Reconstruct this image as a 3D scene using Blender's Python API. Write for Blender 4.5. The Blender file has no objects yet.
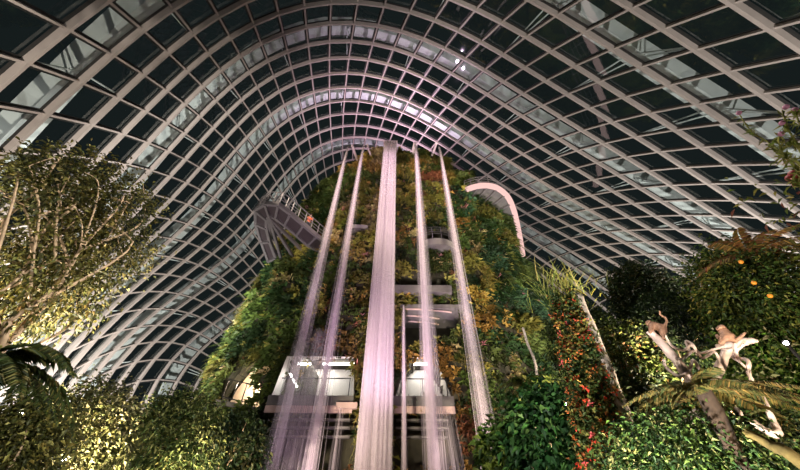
import bpy, bmesh, math, random
import numpy as np
from mathutils import Vector, Matrix
rng = np.random.default_rng(7); random.seed(7)
sc = bpy.context.scene
COL = sc.collection
R = math.radians

# ------------------------------------------------------------------ camera
FOC = 311.0
THETA = math.pi / 2 - math.atan(321.0 / FOC)
ROLL = math.atan2(2.0, 321.0)
EYE = 1.7
def ray(px, py):
    a = (px - 400) / FOC; b = (235 - py) / FOC
    c, s = math.cos(ROLL), math.sin(ROLL)
    a, b = c * a - s * b, s * a + c * b
    return Vector((a, math.cos(THETA) - b * math.sin(THETA), math.sin(THETA) + b * math.cos(THETA)))
def atY(px, py, Y):
    d = ray(px, py); return Vector((0, 0, EYE)) + d * (Y / d.y)
def atH(px, py, h):
    d = ray(px, py); return Vector((0, 0, EYE)) + d * (h / math.hypot(d.x, d.y))
cam = bpy.data.cameras.new('camera'); co = bpy.data.objects.new('camera', cam); COL.objects.link(co)
cam.sensor_width = 36; cam.lens = FOC / 800 * 36; cam.clip_end = 400; cam.clip_start = .05
fw = Vector((0, math.cos(THETA), math.sin(THETA)))
c_, s_ = math.cos(ROLL), math.sin(ROLL)
rt = Vector((c_, -s_ * math.sin(THETA), s_ * math.cos(THETA)))
up = Vector((-s_, -c_ * math.sin(THETA), c_ * math.cos(THETA)))
m = Matrix((rt, up, -fw)).transposed().to_4x4(); m.translation = (0, 0, EYE); co.matrix_world = m
sc.camera = co

# ------------------------------------------------------------------ materials
def nodes_of(m):
    m.use_nodes = True
    return m.node_tree.nodes, m.node_tree.links
def mat(name, col, rough=.5, metal=0., var=.15, scale=6., bump=0.):
    m = bpy.data.materials.new(name); n, l = nodes_of(m); b = n['Principled BSDF']
    tc = n.new('ShaderNodeTexCoord'); nz = n.new('ShaderNodeTexNoise'); nz.inputs['Scale'].default_value = scale; nz.inputs['Detail'].default_value = 5
    l.new(tc.outputs['Object'], nz.inputs['Vector'])
    rp = n.new('ShaderNodeValToRGB'); e = rp.color_ramp.elements
    e[0].position = .3; e[1].position = .7
    e[0].color = (*[c * (1 - var) for c in col], 1); e[1].color = (*[min(1, c * (1 + var)) for c in col], 1)
    l.new(nz.outputs['Fac'], rp.inputs['Fac']); l.new(rp.outputs['Color'], b.inputs['Base Color'])
    b.inputs['Roughness'].default_value = rough; b.inputs['Metallic'].default_value = metal
    if bump:
        bp = n.new('ShaderNodeBump'); bp.inputs['Strength'].default_value = bump; l.new(nz.outputs['Fac'], bp.inputs['Height']); l.new(bp.outputs['Normal'], b.inputs['Normal'])
    return m
def leaf_mat():
    m = bpy.data.materials.new('leaf'); n, l = nodes_of(m); b = n['Principled BSDF']
    at = n.new('ShaderNodeAttribute'); at.attribute_name = 'pigment'
    tc = n.new('ShaderNodeTexCoord'); nz = n.new('ShaderNodeTexNoise'); nz.inputs['Scale'].default_value = 3.; l.new(tc.outputs['Object'], nz.inputs['Vector'])
    hs = n.new('ShaderNodeHueSaturation'); mr = n.new('ShaderNodeMapRange'); mr.inputs['To Min'].default_value = .75; mr.inputs['To Max'].default_value = 1.25
    l.new(nz.outputs['Fac'], mr.inputs['Value']); l.new(mr.outputs['Result'], hs.inputs['Value']); l.new(at.outputs['Color'], hs.inputs['Color'])
    l.new(hs.outputs['Color'], b.inputs['Base Color']); b.inputs['Roughness'].default_value = .55
    b.inputs['Specular IOR Level'].default_value = .3
    tr = n.new('ShaderNodeBsdfTranslucent'); l.new(hs.outputs['Color'], tr.inputs['Color'])
    mx = n.new('ShaderNodeMixShader'); mx.inputs['Fac'].default_value = .28
    l.new(b.outputs['BSDF'], mx.inputs[1]); l.new(tr.outputs['BSDF'], mx.inputs[2]); l.new(mx.outputs['Shader'], n['Material Output'].inputs['Surface'])
    return m
def emit(name, col, st):
    m = bpy.data.materials.new(name); n, l = nodes_of(m); n.remove(n['Principled BSDF'])
    e = n.new('ShaderNodeEmission'); e.inputs['Color'].default_value = (*col, 1); e.inputs['Strength'].default_value = st
    l.new(e.outputs['Emission'], n['Material Output'].inputs['Surface']); return m
def glass_mat(name, tint, fac, rough=.03):
    m = bpy.data.materials.new(name); n, l = nodes_of(m); n.remove(n['Principled BSDF'])
    t = n.new('ShaderNodeBsdfTransparent'); t.inputs['Color'].default_value = (*tint, 1)
    g = n.new('ShaderNodeBsdfGlossy'); g.inputs['Roughness'].default_value = rough; g.inputs['Color'].default_value = (.9, 1, 1, 1)
    # thin pane: the same Schlick reflectance seen from either face
    ge = n.new('ShaderNodeNewGeometry'); dt = n.new('ShaderNodeVectorMath'); dt.operation = 'DOT_PRODUCT'; l.new(ge.outputs['Incoming'], dt.inputs[0]); l.new(ge.outputs['Normal'], dt.inputs[1])
    ab = n.new('ShaderNodeMath'); ab.operation = 'ABSOLUTE'; l.new(dt.outputs['Value'], ab.inputs[0])
    om = n.new('ShaderNodeMath'); om.operation = 'SUBTRACT'; om.inputs[0].default_value = 1.; l.new(ab.outputs['Value'], om.inputs[1])
    pw = n.new('ShaderNodeMath'); pw.operation = 'POWER'; pw.inputs[1].default_value = 5.; l.new(om.outputs['Value'], pw.inputs[0])
    ad = n.new('ShaderNodeMath'); ad.operation = 'MULTIPLY_ADD'; ad.inputs[1].default_value = 1. - fac; ad.inputs[2].default_value = fac; ad.use_clamp = True
    l.new(pw.outputs['Value'], ad.inputs[0])
    mx = n.new('ShaderNodeMixShader'); l.new(ad.outputs['Value'], mx.inputs['Fac'])
    l.new(t.outputs['BSDF'], mx.inputs[1]); l.new(g.outputs['BSDF'], mx.inputs[2]); l.new(mx.outputs['Shader'], n['Material Output'].inputs['Surface'])
    return m
def water_mat(name, alpha):
    m = bpy.data.materials.new(name); n, l = nodes_of(m); n.remove(n['Principled BSDF'])
    t = n.new('ShaderNodeBsdfTransparent'); d = n.new('ShaderNodeBsdfDiffuse'); d.inputs['Color'].default_value = (.93, .86, .92, 1)
    tr = n.new('ShaderNodeBsdfTranslucent'); tr.inputs['Color'].default_value = (.93, .86, .92, 1)
    m1 = n.new('ShaderNodeMixShader'); m1.inputs['Fac'].default_value = .5; l.new(d.outputs['BSDF'], m1.inputs[1]); l.new(tr.outputs['BSDF'], m1.inputs[2])
    tc = n.new('ShaderNodeTexCoord'); mp = n.new('ShaderNodeMapping'); mp.inputs['Scale'].default_value = (9, 9, .25)
    nz = n.new('ShaderNodeTexNoise'); nz.inputs['Scale'].default_value = 1.; nz.inputs['Detail'].default_value = 3
    l.new(tc.outputs['Object'], mp.inputs['Vector']); l.new(mp.outputs['Vector'], nz.inputs['Vector'])
    mr = n.new('ShaderNodeMapRange'); mr.inputs['From Min'].default_value = .25; mr.inputs['From Max'].default_value = .75
    mr.inputs['To Min'].default_value = alpha * .5; mr.inputs['To Max'].default_value = min(1, alpha * 1.5); l.new(nz.outputs['Fac'], mr.inputs['Value'])
    mx = n.new('ShaderNodeMixShader'); l.new(mr.outputs['Result'], mx.inputs['Fac'])
    l.new(t.outputs['BSDF'], mx.inputs[1]); l.new(m1.outputs['Shader'], mx.inputs[2]); l.new(mx.outputs['Shader'], n['Material Output'].inputs['Surface'])
    return m
M = dict(
    steel=mat('painted_steel', (.39, .352, .325), .42, 0, .06, 2.),
    rib=mat('white_rib_paint', (.76, .79, .79), .4, 0, .05, 1.),
    gasket=mat('black_gasket', (.012, .014, .014), .5, 0, .2, 4.),
    glass=glass_mat('dome_glass', (.86, .91, .90), .115),
    railglass=glass_mat('rail_glass', (.92, .95, .95), .05),
    rock=mat('dark_planting_felt', (.035, .032, .018), .9, 0, .5, 1.5, .6),
    soil=mat('soil', (.03, .022, .014), .95, 0, .4, 2., .4),
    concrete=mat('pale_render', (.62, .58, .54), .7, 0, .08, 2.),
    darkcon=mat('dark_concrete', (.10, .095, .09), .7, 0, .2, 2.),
    fascia=mat('fascia_paint', (.42, .31, .27), .5, 0, .06, 3.),
    metal=mat('grey_steel', (.19, .18, .19), .35, .6, .1, 5.),
    darkmetal=mat('dark_rail_metal', (.05, .05, .05), .4, .6, .1, 5.),
    pinkmetal=mat('spout_metal', (.80, .66, .70), .4, 0, .06, 4.),
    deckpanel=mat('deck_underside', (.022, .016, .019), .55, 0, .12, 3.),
    bark=mat('pale_bark', (.46, .33, .20), .8, 0, .35, 9., .5),
    mossbark=mat('mossy_bark', (.20, .15, .045), .85, 0, .5, 6., .5),
    darkbark=mat('fibrous_dark_bark', (.045, .028, .016), .95, 0, .45, 14., .8),
    whitebark=mat('pale_lichen_bark', (.55, .47, .40), .8, 0, .45, 12., .5),
    drift=mat('pale_driftwood', (.72, .56, .48), .6, 0, .22, 10., .4),
    monkey=mat('carved_wood', (.33, .18, .11), .6, 0, .35, 22., .5),
    stem=mat('yellow_stem', (.36, .36, .08), .6, 0, .2, 8.),
    skin=mat('skin', (.55, .33, .24), .5, 0, .05, 20.),
    shirt=mat('orange_red_cloth', (.75, .16, .07), .8, 0, .1, 20.),
    trousers=mat('dark_cloth', (.04, .04, .06), .8, 0, .1, 20.),
    hair=mat('dark_hair', (.02, .015, .012), .6, 0, .2, 40.),
    lampbody=mat('lamp_housing', (.03, .03, .03), .4, .5, .1, 10.),
    leaf=leaf_mat(),
    bulb=emit('lamp_glow', (1, .88, .80), 70.),
    barlamp=emit('ceiling_lamp_glow', (1, .95, .92), 14.),
    rimglow=emit('walkway_rim_glow', (1, .62, .57), 1.05),  # emission stands in for pink light falling on the skywalk rim
    water=water_mat('falling_water', .13),
    thinwater=water_mat('thin_stream_water', .10),
    mist=water_mat('thin_falling_water', .055),
)

# ------------------------------------------------------------------ helpers
def tag(o, label=None, cat=None, group=None, kind=None):
    if label: o['label'] = label
    if cat: o['category'] = cat
    if group: o['group'] = group
    if kind: o['kind'] = kind
    return o
def empty(name, loc=(0, 0, 0), label=None, cat=None, group=None):
    o = bpy.data.objects.new(name, None); o.empty_display_size = .2; COL.objects.link(o); o.location = loc
    return tag(o, label, cat, group)
class MB:
    def __init__(s): s.v = []; s.f = []; s.n = 0
    def add(s, v, f):
        s.v.extend([tuple(p) for p in v]); s.f.extend([tuple(i + s.n for i in q) for q in f]); s.n += len(v)
    def box(s, c, half, X=(1, 0, 0), Y=(0, 1, 0), Z=(0, 0, 1)):
        c = Vector(c); X = Vector(X) * half[0]; Y = Vector(Y) * half[1]; Z = Vector(Z) * half[2]
        v = [c + X * a + Y * b + Z * d for d in (-1, 1) for b in (-1, 1) for a in (-1, 1)]
        s.add(v, [(0, 2, 3, 1), (4, 5, 7, 6), (0, 1, 5, 4), (2, 6, 7, 3), (0, 4, 6, 2), (1, 3, 7, 5)])
    def bar(s, a, b, w, h=None, upv=(0, 0, 1)):
        a = Vector(a); b = Vector(b); d = b - a; L = d.length
        if L < 1e-5: return
        d /= L; u = Vector(upv); u = u - d * u.dot(d)
        if u.length < 1e-3: u = Vector((1, 0, 0)) - d * d.x
        u.normalize(); s.box((a + b) / 2, (L / 2, w / 2, (h or w) / 2), d, d.cross(u), u)
    def sweep(s, pts, prof, ns, ts=None, caps=True):
        """prof: list of (side, out) offsets; ns: out vectors per point"""
        k = len(prof); v = []; n = len(pts)
        for i, p in enumerate(pts):
            p = Vector(p); t = (Vector(pts[min(i + 1, n - 1)]) - Vector(pts[max(i - 1, 0)])).normalized()
            o = Vector(ns[i]); o = (o - t * o.dot(t)).normalized(); sd = t.cross(o)
            for a, b in prof: v.append(p + sd * a + o * b)
        f = []
        for i in range(n - 1):
            for j in range(k):
                a = i * k + j; b = i * k + (j + 1) % k; f.append((a, b, b + k, a + k))
        if caps: f.append(tuple(range(k - 1, -1, -1))); f.append(tuple((n - 1) * k + j for j in range(k)))
        s.add(v, f)
    def tube(s, pts, rad, sides=7, caps=True):
        pts = [Vector(p) for p in pts]; n = len(pts); v = []; u = None
        if not hasattr(rad, '__len__'): rad = [rad] * n
        for i, p in enumerate(pts):
            t = (pts[min(i + 1, n - 1)] - pts[max(i - 1, 0)]).normalized()
            if u is None:
                u = Vector((1, 0, 0)) if abs(t.x) < .8 else Vector((0, 1, 0))
            u = (u - t * u.dot(t)).normalized(); w = t.cross(u)
            for j in range(sides):
                a = 2 * math.pi * j / sides; v.append(p + (u * math.cos(a) + w * math.sin(a)) * rad[i])
        f = []
        for i in range(n - 1):
            for j in range(sides):
                a = i * sides + j; b = i * sides + (j + 1) % sides; f.append((a, b, b + sides, a + sides))
        if caps: f.append(tuple(range(sides - 1, -1, -1))); f.append(tuple((n - 1) * sides + j for j in range(sides)))
        s.add(v, f)
    def build(s, name, m, parent=None, smooth=False, loc=None):
        me = bpy.data.meshes.new(name); off = Vector(loc) if loc is not None else Vector((0, 0, 0))
        if parent is not None: off = parent.matrix_world.translation if False else Vector(parent['_o'])  # world points -> parent space
        me.from_pydata([(p[0] - off.x, p[1] - off.y, p[2] - off.z) for p in s.v], [], s.f); me.update()
        bm = bmesh.new(); bm.from_mesh(me); bmesh.ops.recalc_face_normals(bm, faces=bm.faces); bm.to_mesh(me); bm.free()
        if smooth: me.polygons.foreach_set('use_smooth', [True] * len(me.polygons))
        me.materials.append(m); o = bpy.data.objects.new(name, me); COL.objects.link(o)
        if parent is not None: o.parent = parent
        if loc is not None and parent is None: o.location = loc
        o['_o'] = tuple(off)
        return o
def root(name, loc, label, cat, group=None):
    o = empty(name, loc, label, cat, group); o['_o'] = tuple(loc); return o
def spline(pts, n=6):
    """Catmull-Rom through pts"""
    P = [Vector(p) for p in pts]; out = []
    for i in range(len(P) - 1):
        a = P[max(i - 1, 0)]; b = P[i]; c = P[i + 1]; d = P[min(i + 2, len(P) - 1)]
        for k in range(n):
            t = k / n
            out.append(.5 * ((2 * b) + (c - a) * t + (2 * a - 5 * b + 4 * c - d) * t * t + (3 * b - a - 3 * c + d) * t ** 3))
    out.append(P[-1]); return out
def nrm(a): return a / np.maximum(np.linalg.norm(a, axis=-1, keepdims=True), 1e-9)
def raw_mesh(name, V, Fq, col, m, parent=None, k=4):
    """numpy verts, faces with k corners each, per-vertex pigment"""
    off = np.array(parent['_o']) if parent is not None else np.zeros(3)
    me = bpy.data.meshes.new(name); nv, nf = len(V), len(Fq)
    me.vertices.add(nv); me.vertices.foreach_set('co', (V - off).astype(np.float32).ravel())
    me.loops.add(nf * k); me.loops.foreach_set('vertex_index', Fq.astype(np.int32).ravel())
    me.polygons.add(nf); me.polygons.foreach_set('loop_start', np.arange(0, nf * k, k, dtype=np.int32))
    at = me.attributes.new('pigment', 'FLOAT_COLOR', 'POINT')
    c4 = np.ones((nv, 4), np.float32); c4[:, :3] = col; at.data.foreach_set('color', c4.ravel())
    me.update(calc_edges=True); me.validate()
    me.materials.append(m); o = bpy.data.objects.new(name, me); COL.objects.link(o)
    if parent is not None: o.parent = parent
    o['_o'] = tuple(off); return o
class Leaves:
    """folded leaves: base, two sides, tip (two triangles each)"""
    def __init__(s): s.V = []; s.F = []; s.C = []; s.n = 0
    def add(s, base, d, length, width, col, droop=.25, up=(0, 0, 1)):
        n = len(base); d = nrm(np.asarray(d, float)); upv = np.broadcast_to(np.array(up, float), d.shape)
        upv = nrm(upv + rng.normal(size=(n, 3)) * .35); sd = nrm(np.cross(d, upv)); nn = np.cross(sd, d)
        L = np.broadcast_to(np.asarray(length, float).reshape(-1, 1), (n, 1)); W = np.broadcast_to(np.asarray(width, float).reshape(-1, 1), (n, 1))
        mid = base + d * L * .45 + nn * L * .06
        tip = base + d * L - np.array([0, 0, 1.]) * L * droop
        V = np.stack([base, mid + sd * W * .5 + nn * W * .15, tip, mid - sd * W * .5 + nn * W * .15], 1).reshape(-1, 3)
        i = np.arange(n)[:, None] * 4 + s.n
        F = np.concatenate([i + [[0, 1, 2]], i + [[0, 2, 3]]])
        s.V.append(V); s.F.append(F); s.C.append(np.repeat(np.broadcast_to(col, (n, 3)), 4, 0)); s.n += 4 * n
    def blades(s, base, d, length, width, col, droop=.5, seg=3):
        """arching grass / fern-like strips"""
        n = len(base); d = nrm(np.asarray(d, float)); L = np.broadcast_to(np.asarray(length, float).reshape(-1, 1), (n, 1)); W = np.broadcast_to(np.asarray(width, float).reshape(-1, 1), (n, 1))
        sd = nrm(np.cross(d, np.array([0, 0, 1.]) + rng.normal(size=(n, 3)) * .2)); V = []
        for k in range(seg + 1):
            t = k / seg; p = base + d * L * t - np.array([0, 0, 1.]) * L * droop * t * t
            w = W * .5 * (1 - t * .92) * (.6 + .8 * t if t < .5 else 1)
            V += [p + sd * w, p - sd * w]
        V = np.stack(V, 1).reshape(-1, 3); st = 2 * (seg + 1); i = np.arange(n)[:, None] * st + s.n; F = []
        for k in range(seg):
            a = 2 * k; F += [i + [[a, a + 1, a + 3]], i + [[a, a + 3, a + 2]]]
        s.V.append(V); s.F.append(np.concatenate(F)); s.C.append(np.repeat(np.broadcast_to(col, (n, 3)), st, 0)); s.n += st * n
    def build(s, name, parent=None):
        return raw_mesh(name, np.concatenate(s.V), np.concatenate(s.F), np.concatenate(s.C), M['leaf'], parent, 3)
def pick(cols, w, n, jit=.25):
    c = np.array(cols)[rng.choice(len(cols), n, p=np.array(w) / sum(w))]
    return np.clip(c * (1 + rng.normal(size=(n, 1)) * jit) * (1 + rng.normal(size=(n, 3)) * .06), .003, .9)
def rdirs(n): return nrm(rng.normal(size=(n, 3)))
def lamp(kind, name, loc, tgt, power, col, size=.5, angle=60, blend=.6):
    L = bpy.data.lights.new(name, kind); L.energy = power; L.color = col
    if kind == 'SPOT': L.spot_size = R(angle); L.spot_blend = blend; L.shadow_soft_size = size
    elif kind == 'AREA': L.size = size
    else: L.shadow_soft_size = size
    o = bpy.data.objects.new(name, L); COL.objects.link(o); o.location = loc
    if tgt is not None: o.rotation_euler = (Vector(tgt) - Vector(loc)).to_track_quat('-Z', 'Y').to_euler()
    return o
DOME = [
    (3.34, 28.12, 9.98), (26.46, -1.13, 10.23), (9.54, 5.54, -25.63), (-6, -1.7, -0.83),
    (0.05, 0.12, 1.82), (0.44, -1.46, -0.3), (0.08, 1.13, -0.25), (-0.28, 0.31, 0.02),
    (0, -0.61, 0.01), (-0.02, -0.03, -0.02), (0.03, 0.15, 0.03), (-0.03, -0.12, -0.07),
    (0.01, -0.04, -0.05), (-4.81, 20.43, 13.46), (3.79, 6.49, -8.15), (-0.18, -4.04, -2),
    (3.39, 1.35, -3.49), (-0.5, 2.09, -1.44), (-1.28, -2.03, 1.29), (0.36, 0.27, -0.12),
    (0.06, 0.44, -0.11), (-0.07, -0.19, 0.13), (-0.07, 0.02, 0), (0.02, -0.04, -0.02),
    (-0.03, 0.08, 0.11), (-0.01, 0.08, 0.07), (1.01, 3.22, -3.48), (-1.86, 1.67, -1.08),
    (-0.38, 0.73, 1.91), (0.12, 1.47, -0.75), (-0.24, -1.38, 0.19), (-0.3, 0.26, 0.49),
    (-0.21, -0.87, -0.05), (0.21, 0.02, 0.11), (0.06, 0.51, 0.04), (-0.02, -0.04, -0.01),
    (0, -0.15, -0.04), (0.01, 0.16, 0.09), (-0.04, -0.01, 0.08), (0.06, 0.27, -0.88),
    (-0.9, -1.43, 0.42), (-0.25, 0.65, -0.03), (-0.52, -0.76, 0.4), (-0.07, -0.31, 0.38),
    (-0.05, 0.2, 0.22), (-0.06, -0.37, 0.29), (0.14, 0.08, -0.16), (0.01, 0.05, -0.14),
    (0.05, -0.14, -0.05), (-0.05, 0.06, 0.01), (-0.01, -0.14, -0.08), (0.03, -0.08, -0.05),
    (0.07, -0.06, -0.11), (-0.1, -0.09, -0.04), (0.01, 0.02, -0.07), (0, -0.13, 0.03),
    (0.01, 0.08, 0.1), (0.07, 0.13, -0.02), (0.03, 0.06, 0.07), (0.03, -0.02, -0.12),
    (0, -0.04, -0.01), (-0.01, -0.01, 0.03), (-0.04, 0.05, 0.03), (0.01, -0.01, 0.04),
    (-0.02, 0.05, 0.03), (-0.01, -0.05, 0.03), (0, 0.04, -0.02), (0, -0.07, -0.01),
    (0.02, 0.05, 0.01), (-0.01, 0.04, -0.01), (0.03, 0.01, -0.08), (0, 0.08, -0.01),
    (-0.02, 0.05, 0.09), (0, 0.01, 0), (-0.03, 0, 0.03), (0.01, -0.01, 0),
    (0, 0.04, 0.01), (-0.01, 0.02, 0.01), (-0.01, 0.02, 0.03), (-0.01, 0, 0),
    (0, -0.01, 0.04), (0.01, 0.06, -0.01), (0, 0, -0.01), (-0.01, -0.02, 0.01),
    (-0.01, 0, -0.02), (-0.01, -0.03, 0), (0.01, 0, -0.01), (-0.01, -0.02, 0),
    (0.02, -0.03, -0.02), (-0.01, -0.01, -0.02), (0.01, -0.02, -0.02), (0.01, -0.01, -0.01),
    (0, 0.01, 0.01), (0, 0.01, 0), (0, -0.03, 0), (0, 0, 0),
    (0, -0.01, 0.01), (0, -0.02, 0), (0.01, 0, -0.02), (0, 0, 0.01),
    (0.01, 0.02, 0), (-0.01, 0.01, 0.01), (0, 0, 0.01), (0, 0, 0.01),
]
# ------------------------------------------------------------------ the glass dome (setting)
NI, NJ, I0, J0 = 24, 61, -1, -18
# smooth shape of the shell: Chebyshev coefficients of x, y, z over (arch, ring)
cheb = np.polynomial.chebyshev.chebvander
G = np.einsum('ia,jb,abk->ijk', cheb(np.linspace(-1, 1, NI), 7), cheb(np.linspace(-1, 1, NJ), 12), np.array(DOME, float).reshape(8, 13, 3))
for _ in range(3):     # carry the shell on over the viewer's head
    G = np.concatenate([(3 * G[0] - 3 * G[1] + G[2])[None], G]); NI += 1; I0 -= 1
SH = (7.148, 32.386, 28.478, 41.618, -.1055, 49.297, 2.0218, 1.7143, .1176, -.2641)
def Fs(P):
    cx, cy, a, b, yaw, H, n, mm, lean, shx = SH
    z = np.abs(P[..., 2]); X = P[..., 0] - cx - shx * P[..., 2]; Y = P[..., 1] - cy - lean * P[..., 2]
    c, s = math.cos(yaw), math.sin(yaw); x = c * X + s * Y; y = -s * X + c * Y
    return ((x / a) ** 2 + (y / b) ** 2) ** (n / 2) + (z / H) ** mm - 1
h = .05; GN = np.stack([(Fs(G + h * e) - Fs(G - h * e)) for e in np.eye(3)], -1); GN = nrm(GN)
ok = G[..., 2] > -.4
AW, AD, PW, PD = .19, .36, .11, .27
dome = MB()
for i in range(NI - 1):
    for j in range(NJ - 1):
        if ok[i, j] and ok[i + 1, j] and ok[i, j + 1] and ok[i + 1, j + 1]:
            q = [G[a, b] + GN[a, b] * (AD - .06) for a, b in ((i, j), (i + 1, j), (i + 1, j + 1), (i, j + 1))]
            dome.add(q, [(0, 1, 2, 3)])
ceiling = dome.build('ceiling', M['glass']); tag(ceiling, 'curved glass dome of dark panes overhead', 'dome', kind='structure')
gk = MB()
for i in range(NI - 1):
    for j in range(NJ - 1):
        if ok[i, j] and ok[i + 1, j] and ok[i, j + 1] and ok[i + 1, j + 1]:
            ids = ((i, j), (i + 1, j), (i + 1, j + 1), (i, j + 1)); q = [Vector(G[a] + GN[a] * (AD - .10)) for a in ids]; c = sum(q, Vector()) / 4
            # dark frame just inside the members, wider along the arches
            fi = .26; fj = .30
            def pt(u, v): return (q[0] * (1 - u) * (1 - v) + q[1] * u * (1 - v) + q[2] * u * v + q[3] * (1 - u) * v)
            a, b = .11, .10
            outer = [pt(0, 0), pt(1, 0), pt(1, 1), pt(0, 1)]; inner = [pt(a, b * .9), pt(1 - a, b * .9), pt(1 - a, 1 - b * .9), pt(a, 1 - b * .9)]
            gk.add(outer + inner, [(0, 1, 5, 4), (1, 2, 6, 5), (2, 3, 7, 6), (3, 0, 4, 7)])
gk.build('glazing_frame', M['gasket'], ceiling)
for i in range(NI):
    js = [j for j in range(NJ) if ok[i, j]]
    if len(js) < 3: continue
    b = MB(); b.sweep([G[i, j] for j in js], [(-AW / 2, 0), (AW / 2, 0), (AW / 2, AD), (-AW / 2, AD)], [GN[i, j] for j in js]); b.build('arch_beam', M['steel'], ceiling)
for j in range(NJ):
    is_ = [i for i in range(NI) if ok[i, j]]
    if len(is_) < 3: continue
    b = MB(); b.sweep([G[i, j] + GN[i, j] * .1 for i in is_], [(-PW / 2, 0), (PW / 2, 0), (PW / 2, PD), (-PW / 2, PD)], [GN[i, j] for i in is_]); b.build('ring_beam', M['steel'], ceiling)
RO = 1.55       # the big outer ribs stand off the glass, running slightly askew of every fourth arch
FR = np.interp(np.arange(NJ) + J0, [-18, -6, 4, 11, 20, 42], [2.4, 2.2, 1.6, 1.25, 1.5, 1.6])
for i in range(NI - 1):
    if (i + I0) % 4 != 1: continue
    fi = np.minimum(i + FR, NI - 1.001); i0 = fi.astype(int); ft = (fi - i0)[:, None]; jj = np.arange(NJ)
    g = G[i0, jj] * (1 - ft) + G[i0 + 1, jj] * ft; gn = nrm(GN[i0, jj] * (1 - ft) + GN[i0 + 1, jj] * ft)
    js = [j for j in range(NJ) if ok[i, j]]
    b = MB(); b.sweep([g[j] + gn[j] * RO for j in js], [(-.72, 0), (.72, 0), (.72, .8), (-.72, .8)], [gn[j] for j in js]); rb = b.build('outer_rib', M['rib'], ceiling)
    t = MB()
    for j in js[2:-2]:
        if j % 3: continue
        for di in (-1, 0, 1):
            di += i0[j] + (di > 0) - i
            if 0 <= i + di < NI:
                for dj in (-.12, .12):
                    t.bar(G[i + di, j] + GN[i + di, j] * AD, g[j] + gn[j] * (RO + .1) + (g[min(j + 1, NJ - 1)] - g[j]) * dj, .07)
    t.build('tie_strut', M['rib'], rb)
fl = MB(); fl.box((4, 26, -.25), (62, 62, .25)); tag(fl.build('floor', M['soil']), 'dark soil ground under the planting', 'ground', kind='structure')

# ------------------------------------------------------------------ the planted mountain
MY = 26.0
ZT = np.array([-.5, 6, 12, 20, 26, 30, 32.5, 34.2, 35.2]); AX = np.array([14.6, 13.9, 13.4, 12.6, 11.6, 10.4, 9.0, 7.0, 4.6]); AY = np.array([7.3, 7.3, 7.3, 7.3, 7.3, 7.2, 6.9, 6.2, 4.6])
def lump(a, z): return .35 * np.sin(3 * a + .31 * z) * np.sin(.55 * z + 1.3 + a) + .28 * np.sin(7.3 * a + 1.1) * np.cos(.83 * z) + .18 * np.sin(13 * a - 1.7 * z)
def msurf(a, z, off=0.):
    ax = np.interp(z, ZT, AX) + off; ay = np.interp(z, ZT, AY) + off
    k = lump(a, z); fr = np.clip(np.abs(a) / .7, .35, 1.6)  # calmer on the wall behind the falls
    return np.stack([(ax + k * fr) * np.sin(a), MY - (ay + k * fr * .6) * np.cos(a), z + 0 * a], -1)
# openings in the planted wall: polygon in x (at the face) and z, depth
def poly_at(pts, Y): return [(atY(x, y, Y).x, atY(x, y, Y).z) for x, y in pts]
YF = 18.6
OPEN = [
    (poly_at([(270, 398), (290, 370), (304, 358), (353, 358), (353, 398)], YF), 2.6),
    (poly_at([(394, 398), (407, 366), (416, 358), (430, 360), (441, 372), (452, 398)], YF), 2.6),
    (poly_at([(402, 345), (402, 306), (460, 306), (464, 326), (440, 338)], YF), 2.4),
    (poly_at([(392, 296), (396, 278), (446, 276), (454, 292)], YF), 1.6),
    (poly_at([(412, 246), (420, 229), (452, 229), (460, 246)], YF), 1.8),
    (poly_at([(262, 470), (268, 410), (355, 410), (355, 470)], YF), 1.2),
    (poly_at([(392, 470), (392, 412), (452, 412), (466, 470)], YF), 1.2),
]
CAVE = [(219, 409), (222, 400), (232, 383), (246, 366), (256, 366), (260, 392), (257, 409)]
YC = 20.3
OPEN2 = (poly_at(CAVE, YC), 3.0)
def inside(poly, x, z):
    r = np.zeros(np.shape(x), bool); n = len(poly)
    for k in range(n):
        x1, z1 = poly[k]; x2, z2 = poly[(k + 1) % n]
        c = ((z1 > z) != (z2 > z)) & (x < (x2 - x1) * (z - z1) / (z2 - z1 + 1e-12) + x1); r ^= c
    return r
def carve(P):
    P = P.copy(); front = (P[..., 1] < 19.4)
    for poly, dep in OPEN: P[..., 1] += dep * (inside(poly, P[..., 0], P[..., 2]) & front)
    d = inside(OPEN2[0], P[..., 0] * YC / P[..., 1], (P[..., 2] - EYE) * YC / P[..., 1] + EYE) & (P[..., 0] < -8) & (P[..., 1] < 23)
    P[..., 1] += OPEN2[1] * d; P[..., 0] += OPEN2[1] * .6 * d
    return P
def in_open(P, grow=0.):
    r = np.zeros(P.shape[:-1], bool)
    for poly, dep in OPEN: r |= inside(poly, P[..., 0], P[..., 2]) & (P[..., 1] < 19.6)
    r |= inside(OPEN2[0], P[..., 0] * YC / P[..., 1], (P[..., 2] - EYE) * YC / P[..., 1] + EYE) & (P[..., 0] < -8) & (P[..., 1] < 23)
    return r
mtn = root('planted_mountain', (0, MY, 0), 'tall plant-covered mountain with galleries behind the waterfalls', 'mountain')
aa = np.concatenate([np.linspace(-math.pi, -1.1, 24)[:-1], np.linspace(-1.1, .75, 190), np.linspace(.75, math.pi, 30)[1:-1]]); zz = np.concatenate([np.linspace(-.3, 24, 130), np.linspace(24, 35.2, 36)[1:]])
A_, Z_ = np.meshgrid(aa, zz, indexing='ij'); CP = carve(msurf(A_, Z_))
na, nz_ = CP.shape[:2]; b = MB()
b.v = [tuple(p) for p in CP.reshape(-1, 3)]; b.n = len(b.v)
b.f = [(i * nz_ + j, ((i + 1) % na) * nz_ + j, ((i + 1) % na) * nz_ + j + 1, i * nz_ + j + 1) for i in range(na) for j in range(nz_ - 1)]
b.f.append(tuple(i * nz_ + nz_ - 1 for i in range(na)))
b.build('rock_core', M['rock'], mtn)

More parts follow.
